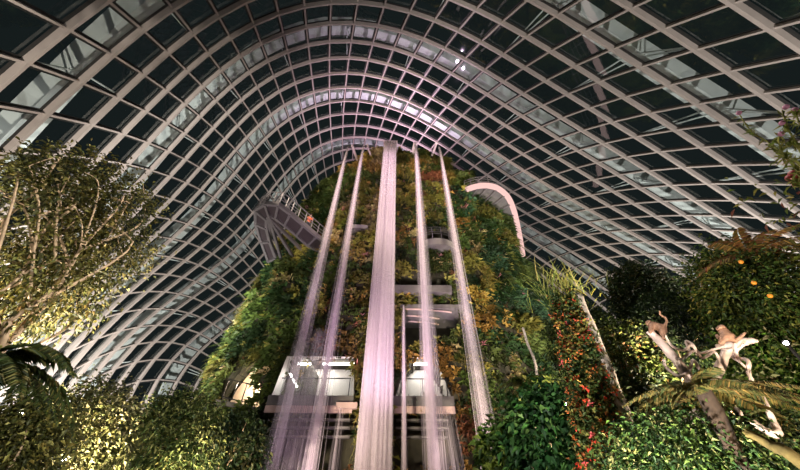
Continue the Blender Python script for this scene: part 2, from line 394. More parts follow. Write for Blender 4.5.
# plants rooted all over the wall
cD = (.022, .05, .014); cM = (.07, .105, .024); cY = (.20, .19, .04); cA = (.34, .22, .055); cR = (.20, .085, .04); cP = (.50, .22, .24); cC = (.42, .36, .16); cB = (.035, .08, .035)
def sample_wall(n, amin=-1.75, amax=1.6, zmin=0, zmax=35.2):
    a = rng.uniform(amin, amax, n); z = rng.uniform(zmin, zmax, n); P = msurf(a, z)
    N = nrm(msurf(a, z, .5) - P); 
    keep = ~in_open(P); return a[keep], P[keep], N[keep]
def zone_cols(P, kind):
    x = P[:, 0]; n = len(x); u = np.clip((np.abs(x + .5) - 3.5) / 4., 0, 1)
    u = np.where(x < 0, np.clip((-x - 4.6) / 2.5, 0, 1), np.clip((x - 4.) / 3.5, 0, 1))
    cen = pick([cM, cY, cA, cR, cC, cD], [.22, .34, .2, .05, .13, .12], n); left = pick([cD, cM, cY, cC], [.3, .38, .27, .04], n); right = pick([cD, cM, cB, cY], [.32, .38, .2, .12], n)  # centre leans amber: dry plants, plus warm lamp light put into the colour
    flank = np.where((x < 0)[:, None], left, right)
    return np.where((rng.random(n) < u)[:, None], flank, cen)
# the planting grows in patches: every patch has one kind of plant and its own swell
sa, SP_, SN_ = sample_wall(620); SCOL = zone_cols(SP_, 0) * rng.uniform(.55, 1.35, (len(SP_), 1)); SH_ = rng.uniform(-.1, .75, len(SP_)); SR_ = rng.uniform(.7, 1.5, len(SP_))
SH_ *= np.where((np.abs(SP_[:, 0] + 1) < 5.5) & (SP_[:, 1] < 19.6), .45, 1.)
def patch(P):
    idx = np.empty(len(P), int); dst = np.empty(len(P))
    for k in range(0, len(P), 2000):
        d = np.linalg.norm(P[k:k + 2000, None] - SP_[None], axis=-1) / SR_; idx[k:k + 2000] = d.argmin(1); dst[k:k + 2000] = d.min(1)
    return idx, dst
def cover(name, label, cat, n, per, size, width, spread, blade=False, droop=.3, cols=None, zmin=0.):
    a, P, N = sample_wall(n, zmin=zmin); k = len(P); lv = Leaves(); pi_, pd_ = patch(P)
    c = np.clip(SCOL[pi_] * rng.uniform(.75, 1.25, (k, 1)), .003, .9) if cols is None else pick(cols[0], cols[1], k)
    mixed = rng.random(k) < .15
    if cols is None: c[mixed] = zone_cols(P[mixed], 0)
    P = P + N * (SH_[pi_] * np.clip(1 - pd_ ** 2, 0, 1))[:, None]
    s = rng.uniform(.6, 1.35, k) * np.interp(SH_[pi_], [0, .7], [.8, 1.25])
    Pr = np.repeat(P, per, 0); Nr = np.repeat(N, per, 0); sr = np.repeat(s, per); cr = np.repeat(c, per, 0) * rng.uniform(.7, 1.3, (k * per, 1))
    d = nrm(Nr * .75 + rdirs(k * per) * spread + np.array([0, 0, .25]))
    b0 = Pr + rdirs(k * per) * sr[:, None] * .16 + Nr * .05
    if blade: lv.blades(b0, d, size * sr * rng.uniform(.7, 1.2, k * per), width * sr, cr, droop)
    else: lv.add(b0, d, size * sr * rng.uniform(.7, 1.2, k * per), width * sr, cr, droop)
    return tag(lv.build(name), label, cat, kind='stuff')
cover('leafy_cover', 'mixed green and amber leafy plants covering the mountain wall', 'plants', 17000, 9, .38, .17, .8)
cover('fern_cover', 'arching fern and grass tufts hanging from the mountain wall', 'ferns', 5200, 10, .72, .065, .75, True, .7)
cover('bromeliad_cover', 'reddish and cream rosettes dotted over the mountain wall', 'bromeliads', 900, 9, .34, .10, .7, True, .25, ([cR, cP, cC, cA], [.35, .25, .25, .3]))

# galleries, slabs and spouts (parts of the mountain)
def quad_slab(name, corners, z0, z1, m_, parent=mtn):
    b = MB(); n = len(corners); v = [(x, y, z0) for x, y in corners] + [(x, y, z1) for x, y in corners]
    b.add(v, [tuple(range(n - 1, -1, -1)), tuple(range(n, 2 * n))] + [(i, (i + 1) % n, (i + 1) % n + n, i + n) for i in range(n)]); return b.build(name, m_, parent)
zf = atY(310, 402, YF).z; zt = atY(310, 358, YF).z
for x0, x1, tx0, tx1 in ((270, 354, 286, 354), (394, 453, 408, 436)):
    X0, X1 = atY(x0, 400, YF).x, atY(x1, 400, YF).x; T0, T1 = atY(tx0, 360, YF).x, atY(tx1, 360, YF).x
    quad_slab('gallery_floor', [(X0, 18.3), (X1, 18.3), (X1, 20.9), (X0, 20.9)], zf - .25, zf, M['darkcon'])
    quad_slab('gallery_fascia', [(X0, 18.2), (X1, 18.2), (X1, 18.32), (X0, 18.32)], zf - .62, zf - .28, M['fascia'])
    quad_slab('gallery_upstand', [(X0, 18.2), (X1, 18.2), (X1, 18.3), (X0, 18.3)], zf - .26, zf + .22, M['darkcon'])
    b = MB(); b.add([(X0, 20.75, zf), (X1, 20.75, zf), (T1, 20.4, zt + .2), (T0, 20.4, zt + .2), (X0, 18.55, zf), (X1, 18.55, zf), (T1, 18.6, zt + .1), (T0, 18.6, zt + .1)], [(0, 1, 2, 3), (0, 3, 7, 4), (1, 5, 6, 2), (3, 2, 6, 7)]); b.build('gallery_wall', M['concrete'], mtn)
    b = MB(); b.add([(X0 + .1, 18.36, zf + .22), (X1 - .1, 18.36, zf + .22), (X1 - .25, 18.36, zf + 1.15), (X0 + .45, 18.36, zf + 1.15)], [(0, 1, 2, 3)]); rg = b.build('glass_railing', M['railglass'], mtn)
    b = MB(); b.bar((X0 + .45, 18.36, zf + 1.17), (X1 - .25, 18.36, zf + 1.17), .05); b.build('handrail', M['darkmetal'], rg)
    for k in range(1, int((X1 - X0) / 1.35) + 1):
        xx = X1 - .3 - (k - 1) * 1.35; b = MB(); b.bar((xx, 18.36, zf), (xx, 18.36, zf + 1.15), .045); b.build('rail_post', M['darkmetal'], rg)
for px in (304, 330, 343, 355):
    p = atY(px, 364, 19.4); b = MB(); b.bar((p.x - .42, 19.4, p.z), (p.x + .42, 19.4, p.z), .16, .08); b.build('ceiling_lamp', M['barlamp'], mtn)
p = atY(421, 364, 19.3); b = MB(); b.bar((p.x - .75, 19.3, p.z), (p.x + .75, 19.3, p.z), .2, .1); b.build('ceiling_lamp', M['barlamp'], mtn)
p = atY(292, 381, 19.2); b = MB(); b.bar((p.x - .2, 19.2, p.z + .4), (p.x + .35, 19.2, p.z - .3), .25, .1); b.build('ceiling_lamp', M['barlamp'], mtn)
p = atY(347, 406, 18.1); b = MB(); b.box((p.x, 18.05, p.z), (.55, .12, .14)); b.build('planter_box', M['fascia'], mtn)
# beams seen under the galleries
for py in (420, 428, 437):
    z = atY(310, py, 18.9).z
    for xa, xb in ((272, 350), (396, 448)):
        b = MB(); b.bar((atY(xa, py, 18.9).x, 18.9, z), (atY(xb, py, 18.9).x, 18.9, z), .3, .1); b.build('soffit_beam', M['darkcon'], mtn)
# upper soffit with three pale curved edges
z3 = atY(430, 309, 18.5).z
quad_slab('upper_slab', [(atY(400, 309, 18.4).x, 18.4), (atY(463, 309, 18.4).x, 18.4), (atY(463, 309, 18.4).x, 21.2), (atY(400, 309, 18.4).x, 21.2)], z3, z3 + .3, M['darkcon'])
for py, xa, xb, yy in ((309, 405, 452, 18.42), (321, 406, 440, 19.3), (331, 408, 440, 20.1)):
    a = atY(xa, py, yy); c = atY(xb, py, yy); b = MB()
    pts = [(a.x + (c.x - a.x) * t, yy + .35 * t * t, z3 - .06 - .02 * t) for t in np.linspace(0, 1, 9)]; b.tube(pts, .06, 6); b.build('soffit_edge', M['fascia'], mtn)
# mid slab and the rounded platform above it
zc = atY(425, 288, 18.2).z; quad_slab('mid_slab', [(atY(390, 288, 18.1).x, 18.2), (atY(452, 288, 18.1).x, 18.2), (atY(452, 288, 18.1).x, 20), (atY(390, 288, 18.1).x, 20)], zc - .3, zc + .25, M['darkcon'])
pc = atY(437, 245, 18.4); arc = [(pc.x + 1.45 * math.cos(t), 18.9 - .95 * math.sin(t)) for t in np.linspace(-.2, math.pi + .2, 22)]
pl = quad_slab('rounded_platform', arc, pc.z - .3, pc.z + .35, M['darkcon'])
rg = MB()
for hgt in (.55, .8, 1.05, 1.3): rg.tube([(x, y, pc.z + .3 + hgt) for x, y in arc], .03, 5)
for k in range(0, 22, 3): rg.bar((arc[k][0], arc[k][1], pc.z + .3), (arc[k][0], arc[k][1], pc.z + 1.6), .05)
rg.build('railing', M['darkmetal'], pl)
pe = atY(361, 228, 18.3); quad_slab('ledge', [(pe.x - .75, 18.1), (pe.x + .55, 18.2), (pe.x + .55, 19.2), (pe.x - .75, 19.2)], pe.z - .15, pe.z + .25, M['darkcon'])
# cave-like opening in the west flank
cv = [Vector((x, YC, z)) for x, z in OPEN2[0]]
b = MB(); cc_ = sum(cv, Vector()) / len(cv); back = [cc_ + (p - cc_) * 1.35 + Vector((-.1, 1.7, .1)) for p in cv]; b.add(back, [tuple(range(len(back)))]); b.build('cave_wall', mat('sand_plaster', (.60, .46, .34), .8, 0, .12, 2.), mtn)
b = MB(); p0, p1 = cv[1] + Vector((.1, -.25, .05)), cv[-1] + Vector((0, -.25, .1))
for hh in (.05, 1.05): b.bar(p0 + Vector((0, 0, hh)), p1 + Vector((0, 0, hh)), .05)
for t in (0, .28, .56, .84, 1): q_ = p0.lerp(p1, t); b.bar(q_, q_ + Vector((0, 0, 1.05)), .045)
b.build('railing', M['darkmetal'], mtn)
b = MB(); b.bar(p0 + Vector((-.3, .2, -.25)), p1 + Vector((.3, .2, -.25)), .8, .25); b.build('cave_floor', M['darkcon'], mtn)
# spouts
SP = [((352, 145), (360, 159), .22), ((367, 144), (374, 161), .18), ((415, 143), (410, 154), .34), ((437, 142), (429, 159), .20)]
for (a, c, w) in SP:
    p = atY(*a, 17.75); q_ = Vector((atY(*c, 20.).x, 20.6, p.z - .1)); b = MB(); b.bar(p, q_, w, w * .8); b.build('water_spout', M['pinkmetal'], mtn)
p = atY(390.5, 142, 17.7); b = MB(); b.box((p.x, 19.2, p.z + .05), (.78, 1.5, .28)); b.build('water_spout', M['pinkmetal'], mtn)

# ------------------------------------------------------------------ waterfalls
def fall(label, top, zbot, w0, w1, N, m_, y=17.7, arcf=.35, r=(.008, .017), group=None, lean=0., flat=False):
    H = top[1] - zbot
    xo = rng.normal(size=N) * np.where(rng.random(N) < .55, .22, .55) if not flat else rng.uniform(-1, 1, N) * .9 + rng.normal(size=N) * .1; yo = rng.normal(size=N) * .12
    xo = 1.6 * np.tanh(xo / 1.6); ts = np.linspace(0, 1, 15); z = top[1] - H * ts ** 1.5
    wid = w0 + (w1 - w0) * (top[1] - z) / H; rr = rng.uniform(*r, N) 
    j = np.cumsum(rng.normal(size=(N, 15)) * .012, 1)
    X = top[0] + xo[:, None] * wid / 2 + j + lean * (top[1] - z); Y = y - arcf * np.minimum(1, np.sqrt((top[1] - z) / 4.))[None] + yo[:, None] * (.4 + wid)
    rad = rr[:, None] * (.75 + .9 * ts)[None]
    Z = np.broadcast_to(z, X.shape); C = np.stack([X, Y, Z], -1)
    ang = np.array([0, 2.1, 4.2]); O = np.stack([np.cos(ang), np.sin(ang), 0 * ang], -1)
    V = (C[:, :, None] + rad[:, :, None, None] * O).reshape(-1, 3)
    s0 = np.arange(N)[:, None, None] * 45; k0 = np.arange(14)[None, :, None] * 3; e = np.arange(3)[None, None]
    f = np.stack([s0 + k0 + e, s0 + k0 + (e + 1) % 3, s0 + k0 + 3 + (e + 1) % 3, s0 + k0 + 3 + e], -1).reshape(-1, 4)
    return tag(raw_mesh('waterfall', V, f, np.ones((len(V), 3)), m_, None, 4), label, 'waterfall', group)
def top_at(px, py, y=17.7): p = atY(px, py, y); return (p.x, p.z)
fall('wide central waterfall pouring from the broad box spout at the summit', top_at(390.5, 143), -.05, 1.45, 1.9, 520, M['water'], flat=True, r=(.010, .022))
fall('thin outermost waterfall falling from the spout left of all others', top_at(348.5, 147), -.05, .2, 1.25, 150, M['thinwater'])
fall('waterfall falling between the outermost left one and the central one', top_at(364, 146), -.05, .25, 1.1, 165, M['thinwater'])
fall('medium waterfall from the summit spout just right of the central one', top_at(415.5, 145), -.05, .35, 1.15, 270, M['thinwater'])
fall('thin waterfall at the right end of the summit row', top_at(439, 147), -.05, .2, 1.1, 140, M['thinwater'])
fall('very thin straight trickle from the dark soffit right of the central fall', top_at(403.5, 306), -.05, .2, .26, 60, M['water'])
fall('broad faint curtain of water in front of the lit left gallery', top_at(320, 330), .05, 1.0, 2.2, 120, M['mist'])
fall('faint short curtain of water under the right gallery floor', top_at(444, 410), .05, 1.0, 1.3, 70, M['mist'], lean=.05)
fall('faint short trickle under the planter of the left gallery', top_at(341, 408), .05, .4, .8, 40, M['mist'])
# ------------------------------------------------------------------ walkways
def atZ(px, py, z): d = ray(px, py); return Vector((0, 0, EYE)) + d * ((z - EYE) / d.z)
def deck(parent, outer, inner, z, th, m_, name='deck'):
    b = MB(); n = len(outer); v = []
    for o_, i_ in zip(outer, inner): v += [(o_.x, o_.y, z), (i_.x, i_.y, z), (i_.x, i_.y, z + th), (o_.x, o_.y, z + th)]
    f = []
    for k in range(n - 1):
        for e in range(4): f.append((4 * k + e, 4 * k + (e + 1) % 4, 4 * k + 4 + (e + 1) % 4, 4 * k + 4 + e))
    f += [(0, 1, 2, 3), (4 * n - 1, 4 * n - 2, 4 * n - 3, 4 * n - 4)]; b.add(v, f); return b.build(name, m_, parent)
ZW = 18.6
OP = [atZ(x, y, ZW) for x, y in ((326, 245), (316, 237), (303, 226), (290, 215), (278, 206), (265, 205), (255, 211), (255, 224), (261, 243), (268, 262))]
IP = [atZ(x, y, ZW) for x, y in ((318, 252), (307, 246), (296, 236), (284, 226), (275, 219), (269, 217), (266, 220), (266, 229), (269, 242), (275, 258))]
wk = root('aerial_walkway', (OP[4].x, OP[4].y, ZW), 'steel walkway with railings jutting out from the left side of the mountain', 'walkway')
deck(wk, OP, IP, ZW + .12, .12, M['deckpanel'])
for k in range(len(OP)):
    b = MB(); b.bar(OP[k] + Vector((0, 0, .02)), IP[k] + Vector((0, 0, .02)), .16, .22); b.build('cross_beam', M['metal'], wk)
for nm, L_ in (('outer_edge_beam', OP), ('inner_edge_beam', IP)):
    b = MB(); b.sweep([p + Vector((0, 0, .0)) for p in L_], [(-.1, 0), (.1, 0), (.1, .36), (-.1, .36)], [(0, 0, 1)] * len(L_)); b.build(nm, M['metal'], wk)
hub = IP[5]
for px, py, yy in ((271, 262, 22.5), (282, 262, 21.6), (293, 257, 21.), (303, 251, 20.6)):
    b = MB(); b.bar(hub, atY(px, py, yy), .2, .25); b.build('brace', M['metal'], wk)
for e_, off in ((OP, 'outer'),):
    b = MB()
    for hh in (.45, .75, 1.2): b.tube([p + Vector((0, 0, .3 + hh)) for p in e_], .035 if hh < 1 else .05, 6)
    rl = b.build('railing', M['metal'], wk)
    for k in range(len(e_) - 1):
        for t in (0, .5):
            p = e_[k].lerp(e_[k + 1], t); b = MB(); b.bar(p + Vector((0, 0, .3)), p + Vector((0, 0, 1.5)), .06); b.build('railing_post', M['metal'], rl)
ZR = 26.5
EP = spline([atZ(x, y, ZR) for x, y in ((466, 190), (474, 187), (485, 185.5), (497, 188), (507, 196), (513, 208), (517, 223), (521, 243), (523, 255))], 5)
wr = root('skywalk', (EP[20].x, EP[20].y, ZR), 'curved skywalk with a glowing pinkish rim on the right shoulder of the mountain', 'walkway')
cen_ = Vector((4.5, 27.5, ZR)); IN = [p + (cen_ - p).normalized() * 2.6 for p in EP]
deck(wr, EP, IN, ZR - .05, .25, M['darkcon'])
b = MB(); b.tube(EP, .28, 10); b.build('lit_rim', M['rimglow'], wr, True)
for k in range(3, len(EP) - 2, 4):
    b = MB(); b.bar(EP[k] + Vector((0, 0, -.12)), IN[k] + Vector((0, 0, -.12)), .14, .2); b.build('cross_beam', M['metal'], wr)
b = MB()
for hh in (.5, .9, 1.25): b.tube([p + Vector((0, 0, .2 + hh)) for p in EP[::2]], .03, 5)
for p in EP[::4]: b.bar(p, p + Vector((0, 0, 1.45)), .05)
b.build('railing', M['metal'], wr)

# ------------------------------------------------------------------ skinned bodies
def skin(name, pts, edges, rad, rt_, m_, parent=None, sub=1):
    off = Vector(parent['_o']) if parent is not None else Vector((0, 0, 0))
    me = bpy.data.meshes.new(name); me.from_pydata([Vector(p) - off for p in pts], edges, []); o = bpy.data.objects.new(name, me); COL.objects.link(o)
    if parent is not None: o.parent = parent
    sk = o.modifiers.new('skin', 'SKIN'); sk.use_smooth_shade = True
    if not me.skin_vertices: me.skin_vertices.new()
    for k, v in enumerate(me.skin_vertices[0].data): r_ = rad[k]; v.radius = r_ if hasattr(r_, '__len__') else (r_, r_); v.use_root = (k == rt_)
    ss = o.modifiers.new('sub', 'SUBSURF'); ss.levels = ss.render_levels = sub
    me.materials.append(m_); o['_o'] = tuple(off); return o
def chain(G, pts, rads, start=None):
    P, E, Rr = G; last = start; ids = []
    for p, r_ in zip(pts, rads):
        P.append(Vector(p)); Rr.append(r_)
        if last is not None: E.append((last, len(P) - 1))
        last = len(P) - 1; ids.append(last)
    return ids
# visitor on the walkway
fpos = OP[2].lerp(OP[1], .35); ipos = IP[2].lerp(IP[1], .35); inn = (ipos - fpos); inn.z = 0; inn.normalize(); fpos = fpos + inn * .42; fpos.z = ZW + .24
F_ = -inn; S_ = Vector((0, 0, 1)).cross(F_)
def hp(s, f, z): return fpos + S_ * s + F_ * f + Vector((0, 0, z))
per = root('person', tuple(fpos), 'person in orange-red top and dark trousers leaning on the walkway railing', 'person')
Gb = ([], [], [])
sp = chain(Gb, [hp(0, 0, .93), hp(0, .02, 1.1), hp(0, .06, 1.3), hp(0, .10, 1.44), hp(0, .13, 1.53), hp(0, .15, 1.62), hp(0, .16, 1.70)], [(.13, .1), (.12, .09), (.15, .1), (.09, .08), (.05, .05), (.085, .09), (.07, .075)])
chain(Gb, [hp(0, .245, 1.60)], [.022], sp[5])
for s in (-1, 1):
    chain(Gb, [hp(.09 * s, 0, .86), hp(.10 * s, .03, .48), hp(.10 * s, -.01, .08), hp(.11 * s, .14, .035)], [.085, .06, .042, .035], sp[0])
    ar = chain(Gb, [hp(.19 * s, .08, 1.40), hp(.25 * s, .16, 1.16), hp(.16 * s, .36, 1.22), hp(.14 * s, .42, 1.22)], [.055, .045, .032, .034], sp[2])
    for q_, L_ in ((-.03, .06), (-.01, .075), (.012, .07), (.032, .055)): chain(Gb, [hp((.14 + q_) * s, .46, 1.22), hp((.14 + q_) * s, .46 + L_ * .6, 1.2), hp((.14 + q_) * s, .46 + L_ * .6, 1.17)], [.009, .009, .007], ar[3])
    chain(Gb, [hp(.10 * s, .43, 1.2), hp(.09 * s, .46, 1.18)], [.010, .008], ar[2])
skin('body', Gb[0], Gb[1], Gb[2], 0, M['skin'], per, 1)
Gs = ([], [], []); sp = chain(Gs, [hp(0, 0, .88), hp(0, .02, 1.1), hp(0, .06, 1.3), hp(0, .10, 1.43)], [(.15, .12), (.14, .11), (.17, .12), (.09, .085)])
for s in (-1, 1): chain(Gs, [hp(.19 * s, .08, 1.40), hp(.24 * s, .14, 1.2), hp(.2 * s, .26, 1.18)], [.068, .06, .05], sp[2])
skin('shirt', Gs[0], Gs[1], Gs[2], 0, M['shirt'], per, 1)
Gt = ([], [], []); sp = chain(Gt, [hp(0, 0, .95), hp(0, 0, .86)], [(.14, .11), (.14, .11)])
for s in (-1, 1): chain(Gt, [hp(.095 * s, .01, .78), hp(.10 * s, .03, .48), hp(.10 * s, -.01, .1)], [.098, .075, .06], sp[1])
skin('trousers', Gt[0], Gt[1], Gt[2], 0, M['trousers'], per, 1)
b = MB(); hc = hp(0, .13, 1.68)
for t in range(5):
    th_ = t * .32; b.tube([hc + Vector((math.cos(q_) * .095 * math.cos(th_), math.sin(q_) * .1 * math.cos(th_), .02 + .1 * math.sin(th_))) for q_ in np.linspace(0, 6.283, 14)], .022, 5, False)
b.build('hair', M['hair'], per, True)

# ------------------------------------------------------------------ plants
def blob_pts(n, c, r, shell=.6):
    d = rdirs(n); u = rng.random(n)[:, None] ** (1 / 3 * (1 - shell) + .02); return np.array(c) + d * u * np.array(r), d
def tree(name, label, cat, trunk, tr, crowns, nb, ncl, per_, ls, lw, cols, w, bark, group=None, limbs=(), csig=.25, droop=.35, shell=.45):
    base = trunk[0]; o = root(name, (base[0], base[1], base[2]), label, cat, group)
    b = MB(); tp = spline(trunk, 6); b.tube(tp, list(np.linspace(tr, tr * .55, len(tp))), 9); b.build('trunk', bark, o, True)
    b = MB(); tips = []
    for L_, r0 in limbs:
        q_ = spline(L_, 6); b.tube(q_, list(np.linspace(r0 * .45, r0 * .16, len(q_))), 7); tips += q_[3:]
    for k in range(nb):
        c, r = crowns[k % len(crowns)]; t = blob_pts(1, c, np.array(r) * .92, .7)[0][0]
        st = Vector(tp[int(len(tp) * random.uniform(.55, .999))]) if not limbs or random.random() < .3 else random.choice(tips)
        md = st.lerp(Vector(t), .5) + Vector(rng.normal(size=3)) * .12 * (Vector(t) - st).length + Vector((0, 0, .08 * (Vector(t) - st).length))
        q_ = spline([st, md, Vector(t)], 5); b.tube(q_, list(np.linspace(tr * .22 + .012, .008, len(q_))), 5); tips += q_[5:]
    b.build('branches', bark, o, True)
    lv = Leaves(); cc = []
    for c, r in crowns: cc.append(blob_pts(int(ncl / len(crowns)), c, r, shell)[0])
    cc = np.concatenate(cc); tn = np.array([tuple(t) for t in tips]); cc = np.concatenate([cc, tn[rng.integers(0, len(tn), ncl // 4)]])
    n = len(cc) * per_; cr = np.repeat(pick(cols, w, len(cc), .22), per_, 0) * rng.uniform(.7, 1.3, (n, 1))
    P = np.repeat(cc, per_, 0) + rng.normal(size=(n, 3)) * csig; s = rng.uniform(.65, 1.3, n)
    d = rdirs(n) * .8 + nrm(P - np.mean(cc, 0)) * .6
    lv.add(P, d, ls * s, lw * s, cr, droop); lv.build('foliage', o); return o
def V3(*a): return tuple(a)
def frond(lv, mb, c, az, el, L, wid, cols, droop=.75, npair=58):
    d = Vector((math.cos(az) * math.cos(el), math.sin(az) * math.cos(el), math.sin(el))); ts = np.linspace(0, 1, 10)
    rp = [Vector(c) + d * L * t - Vector((0, 0, 1)) * L * droop * t * t for t in ts]; mb.tube(rp, list(np.linspace(.018, .004, 10)), 5)
    A = np.array([tuple(p) for p in rp]); tt = np.linspace(.1, .99, npair); Pn = np.stack([np.interp(tt, ts, A[:, k]) for k in range(3)], -1)
    T = nrm(np.gradient(Pn, axis=0)); S = nrm(np.cross(T, [0, 0, 1.])); N = np.cross(S, T); prof = np.sin(np.pi * np.clip(tt, .02, .985) ** .75) ** .7
    for s in (-1, 1):
        dd = S * s + T * .45 - N * .12 + rng.normal(size=S.shape) * .07
        lv.add(Pn, dd, wid * prof * rng.uniform(.75, 1.15, npair), L / npair * .95 * np.ones(npair), pick(cols[0], cols[1], npair, .15), .3)
def tree_fern(label, base, top, tr, nf, L, wid, cols, azr=(0, 6.28), group=None, el=(.15, .75), droop=.75, name='tree_fern'):
    o = root(name, tuple(base), label, 'fern', group); b = MB(); mid = Vector(base).lerp(Vector(top), .5) + Vector((.05, .03, 0))
    tp = spline([base, mid, top], 8); b.tube(tp, [tr * (1.15 - .25 * math.sin(k * .8)) for k in range(len(tp))], 10); b.build('trunk', M['darkbark'], o, True)
    for k in range(nf):
        az = azr[0] + (azr[1] - azr[0]) * (k + random.random() * .5) / nf; lv = Leaves(); mb = MB()
        frond(lv, mb, Vector(top), az, random.uniform(*el), L * random.uniform(.8, 1.1), wid, cols, droop * random.uniform(.8, 1.15))
        f = lv.build('frond', o); mb.build('midrib', M['darkbark'], f) if False else None
    return o
def shrub(label, px, py, h_, rpx, rpy, ls, cols, w, ncl=240, per_=14, cat='shrub', name='shrub', bark=None, group=None, lw=.45, csig=.16, droop=.35):
    c = atH(px, py, h_); sl = (c - Vector((0, 0, EYE))).length; e_ = math.atan2(c.z - EYE, h_); k = sl / FOC * .80
    rx = rpx * k * math.cos(math.atan((px - 400) / FOC)); rz = rpy * k
    rz = min(rz, max(c.z - .2, .3)); cr = [((c.x, c.y, c.z), (rx, rx * .9, rz))]
    zb = 0.
    return tree(name, label, cat, [(c.x + .1, c.y + .1, zb), (c.x, c.y, c.z * .5), (c.x, c.y, c.z)], .05 + .02 * rx, cr, 16, ncl, per_, ls, ls * lw, cols, w, bark or M['bark'], group, (), csig, droop, .35)
olive = [(.09, .09, .02), (.16, .14, .03), (.04, .045, .012), (.28, .24, .08)]
green = [(.045, .075, .02), (.095, .13, .033), (.19, .2, .06), (.02, .035, .012)]
dark = [(.015, .03, .01), (.03, .045, .012), (.06, .06, .018)]
bright = [(.10, .20, .03), (.24, .30, .07), (.04, .09, .02), (.5, .48, .26)]

# big tree at the left with long pale limbs
H1 = 10.5
a = lambda x, y, h=H1: atH(x, y, h)
al = lambda x, y: atH(x, y, 9.1)
tree('spreading_tree', 'large loose tree with pale twisting limbs against the glass at left', 'tree',
     [(-9.9, 3.2, 0), (-9.8, 3.6, 2.6), tuple(a(-45, 385, 9.2)), tuple(al(8, 322))], .11,
     [(tuple(a(52, 245)), (2.2, 1.8, 1.7)), (tuple(a(25, 215)), (1.5, 1.4, 1.3)), (tuple(a(104, 205)), (1.3, 1.4, 1.45)), (tuple(a(8, 290)), (1.6, 1.5, 1.2)), (tuple(a(72, 185)), (1.4, 1.1, .8)), (tuple(a(98, 250)), (1.2, 1.2, .9)), (tuple(a(45, 290)), (1.1, 1.2, .8))],
     30, 640, 20, .12, .058, olive, [.4, .25, .3, .08], M['bark'],
     limbs=[([al(8, 322), al(40, 300), al(62, 282), al(80, 250), al(100, 228), al(118, 208), al(124, 196)], .10), ([al(8, 322), al(30, 308), al(62, 290)], .09), ([al(30, 300), al(34, 250), al(39, 220), al(37, 190), al(29, 166)], .07),
            ([al(80, 250), al(95, 208), al(98, 182), al(84, 172)], .05), ([al(39, 205), al(32, 184), al(18, 175)], .035), ([al(29, 166), al(45, 160), al(60, 156)], .03), ([al(80, 250), al(82, 225), al(72, 200)], .04), ([al(-30, 300), al(0, 292), al(30, 270), al(55, 262)], .07)], csig=.2)
shrub('yellowish fine-leaved small tree low at left in front of the glass', 70, 445, 11, 55, 44, .11, [(.12, .115, .04), (.08, .085, .022), (.22, .21, .10), (.035, .04, .012)], [.35, .3, .12, .25], 620, 18, 'tree', 'small_tree', M['darkbark'])
shrub('dense rounded green bush at the left foot of the mountain', 168, 447, 13.2, 50, 44, .13, green, [.3, .35, .3, .1], 800, 18, 'bush', 'rounded_bush')
shrub('dark leafy shrub filling the bottom left corner', 14, 456, 8.6, 44, 38, .10, olive, [.3, .15, .5, .05], 420, 15)
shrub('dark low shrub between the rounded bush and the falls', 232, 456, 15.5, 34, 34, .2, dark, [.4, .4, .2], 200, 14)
tree_fern('tree fern with feathery fronds cut off by the left picture edge', (-7.6, 3.4, 0), tuple(atH(-22, 362, 7.6)), .11, 15, 1.75, .26, ([(.05, .07, .015), (.14, .13, .035), (.02, .035, .01)], [.5, .2, .35]), (-1.6, 2.4))

# right side
shrub('dark small-leaved tree standing before the glass behind the driftwood', 648, 305, 14.5, 38, 46, .14, dark, [.35, .4, .25], 700, 18, 'tree', 'small_tree', M['darkbark'])
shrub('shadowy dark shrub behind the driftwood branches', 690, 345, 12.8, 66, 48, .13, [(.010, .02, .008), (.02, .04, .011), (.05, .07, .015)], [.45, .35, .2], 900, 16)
shrub('big glossy bush with a few orange fruits at right', 764, 304, 11.0, 62, 58, .11, [(.05, .095, .018), (.13, .15, .03), (.025, .045, .012), (.26, .24, .05)], [.4, .3, .3, .08], 1000, 18, 'bush', 'fruiting_bush')
shrub('pale green broad-leaved shrub under the glossy fruiting bush', 782, 385, 10.6, 46, 46, .13, bright, [.4, .25, .3, .12], 420, 14)
shrub('low cream and green variegated shrub at the foot of the tree fern', 690, 462, 7.6, 76, 30, .085, [(.04, .09, .02), (.10, .17, .03), (.3, .3, .1), (.02, .045, .012)], [.3, .3, .16, .3], 700, 15)
shrub('glossy dark broadleaf shrub left of the flowering column', 556, 442, 11.5, 52, 48, .24, [(.018, .06, .016), (.04, .12, .025), (.11, .22, .05)], [.45, .4, .15], 330, 12, lw=.55)
shrub('lime green broadleaf shrub at the mountain foot right of the falls', 512, 462, 12.5, 30, 30, .3, [(.12, .22, .04), (.25, .33, .06), (.05, .1, .02)], [.45, .3, .3], 110, 12, lw=.5)
shrub('yellow-green shrub between the flowering column and the driftwood', 640, 375, 11.5, 38, 52, .13, [(.08, .11, .02), (.22, .21, .05), (.03, .045, .012), (.3, .12, .04)], [.4, .15, .5, .04], 420, 15)
shrub('mid green shrub growing behind the flowering column', 585, 345, 13.5, 42, 48, .15, green, [.4, .3, .15, .2], 500, 15)
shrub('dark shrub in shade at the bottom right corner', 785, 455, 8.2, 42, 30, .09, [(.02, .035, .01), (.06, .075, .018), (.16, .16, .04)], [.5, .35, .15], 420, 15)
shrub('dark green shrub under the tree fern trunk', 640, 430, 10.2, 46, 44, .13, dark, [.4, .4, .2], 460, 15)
fruit_c = atH(741, 262, 8.1)
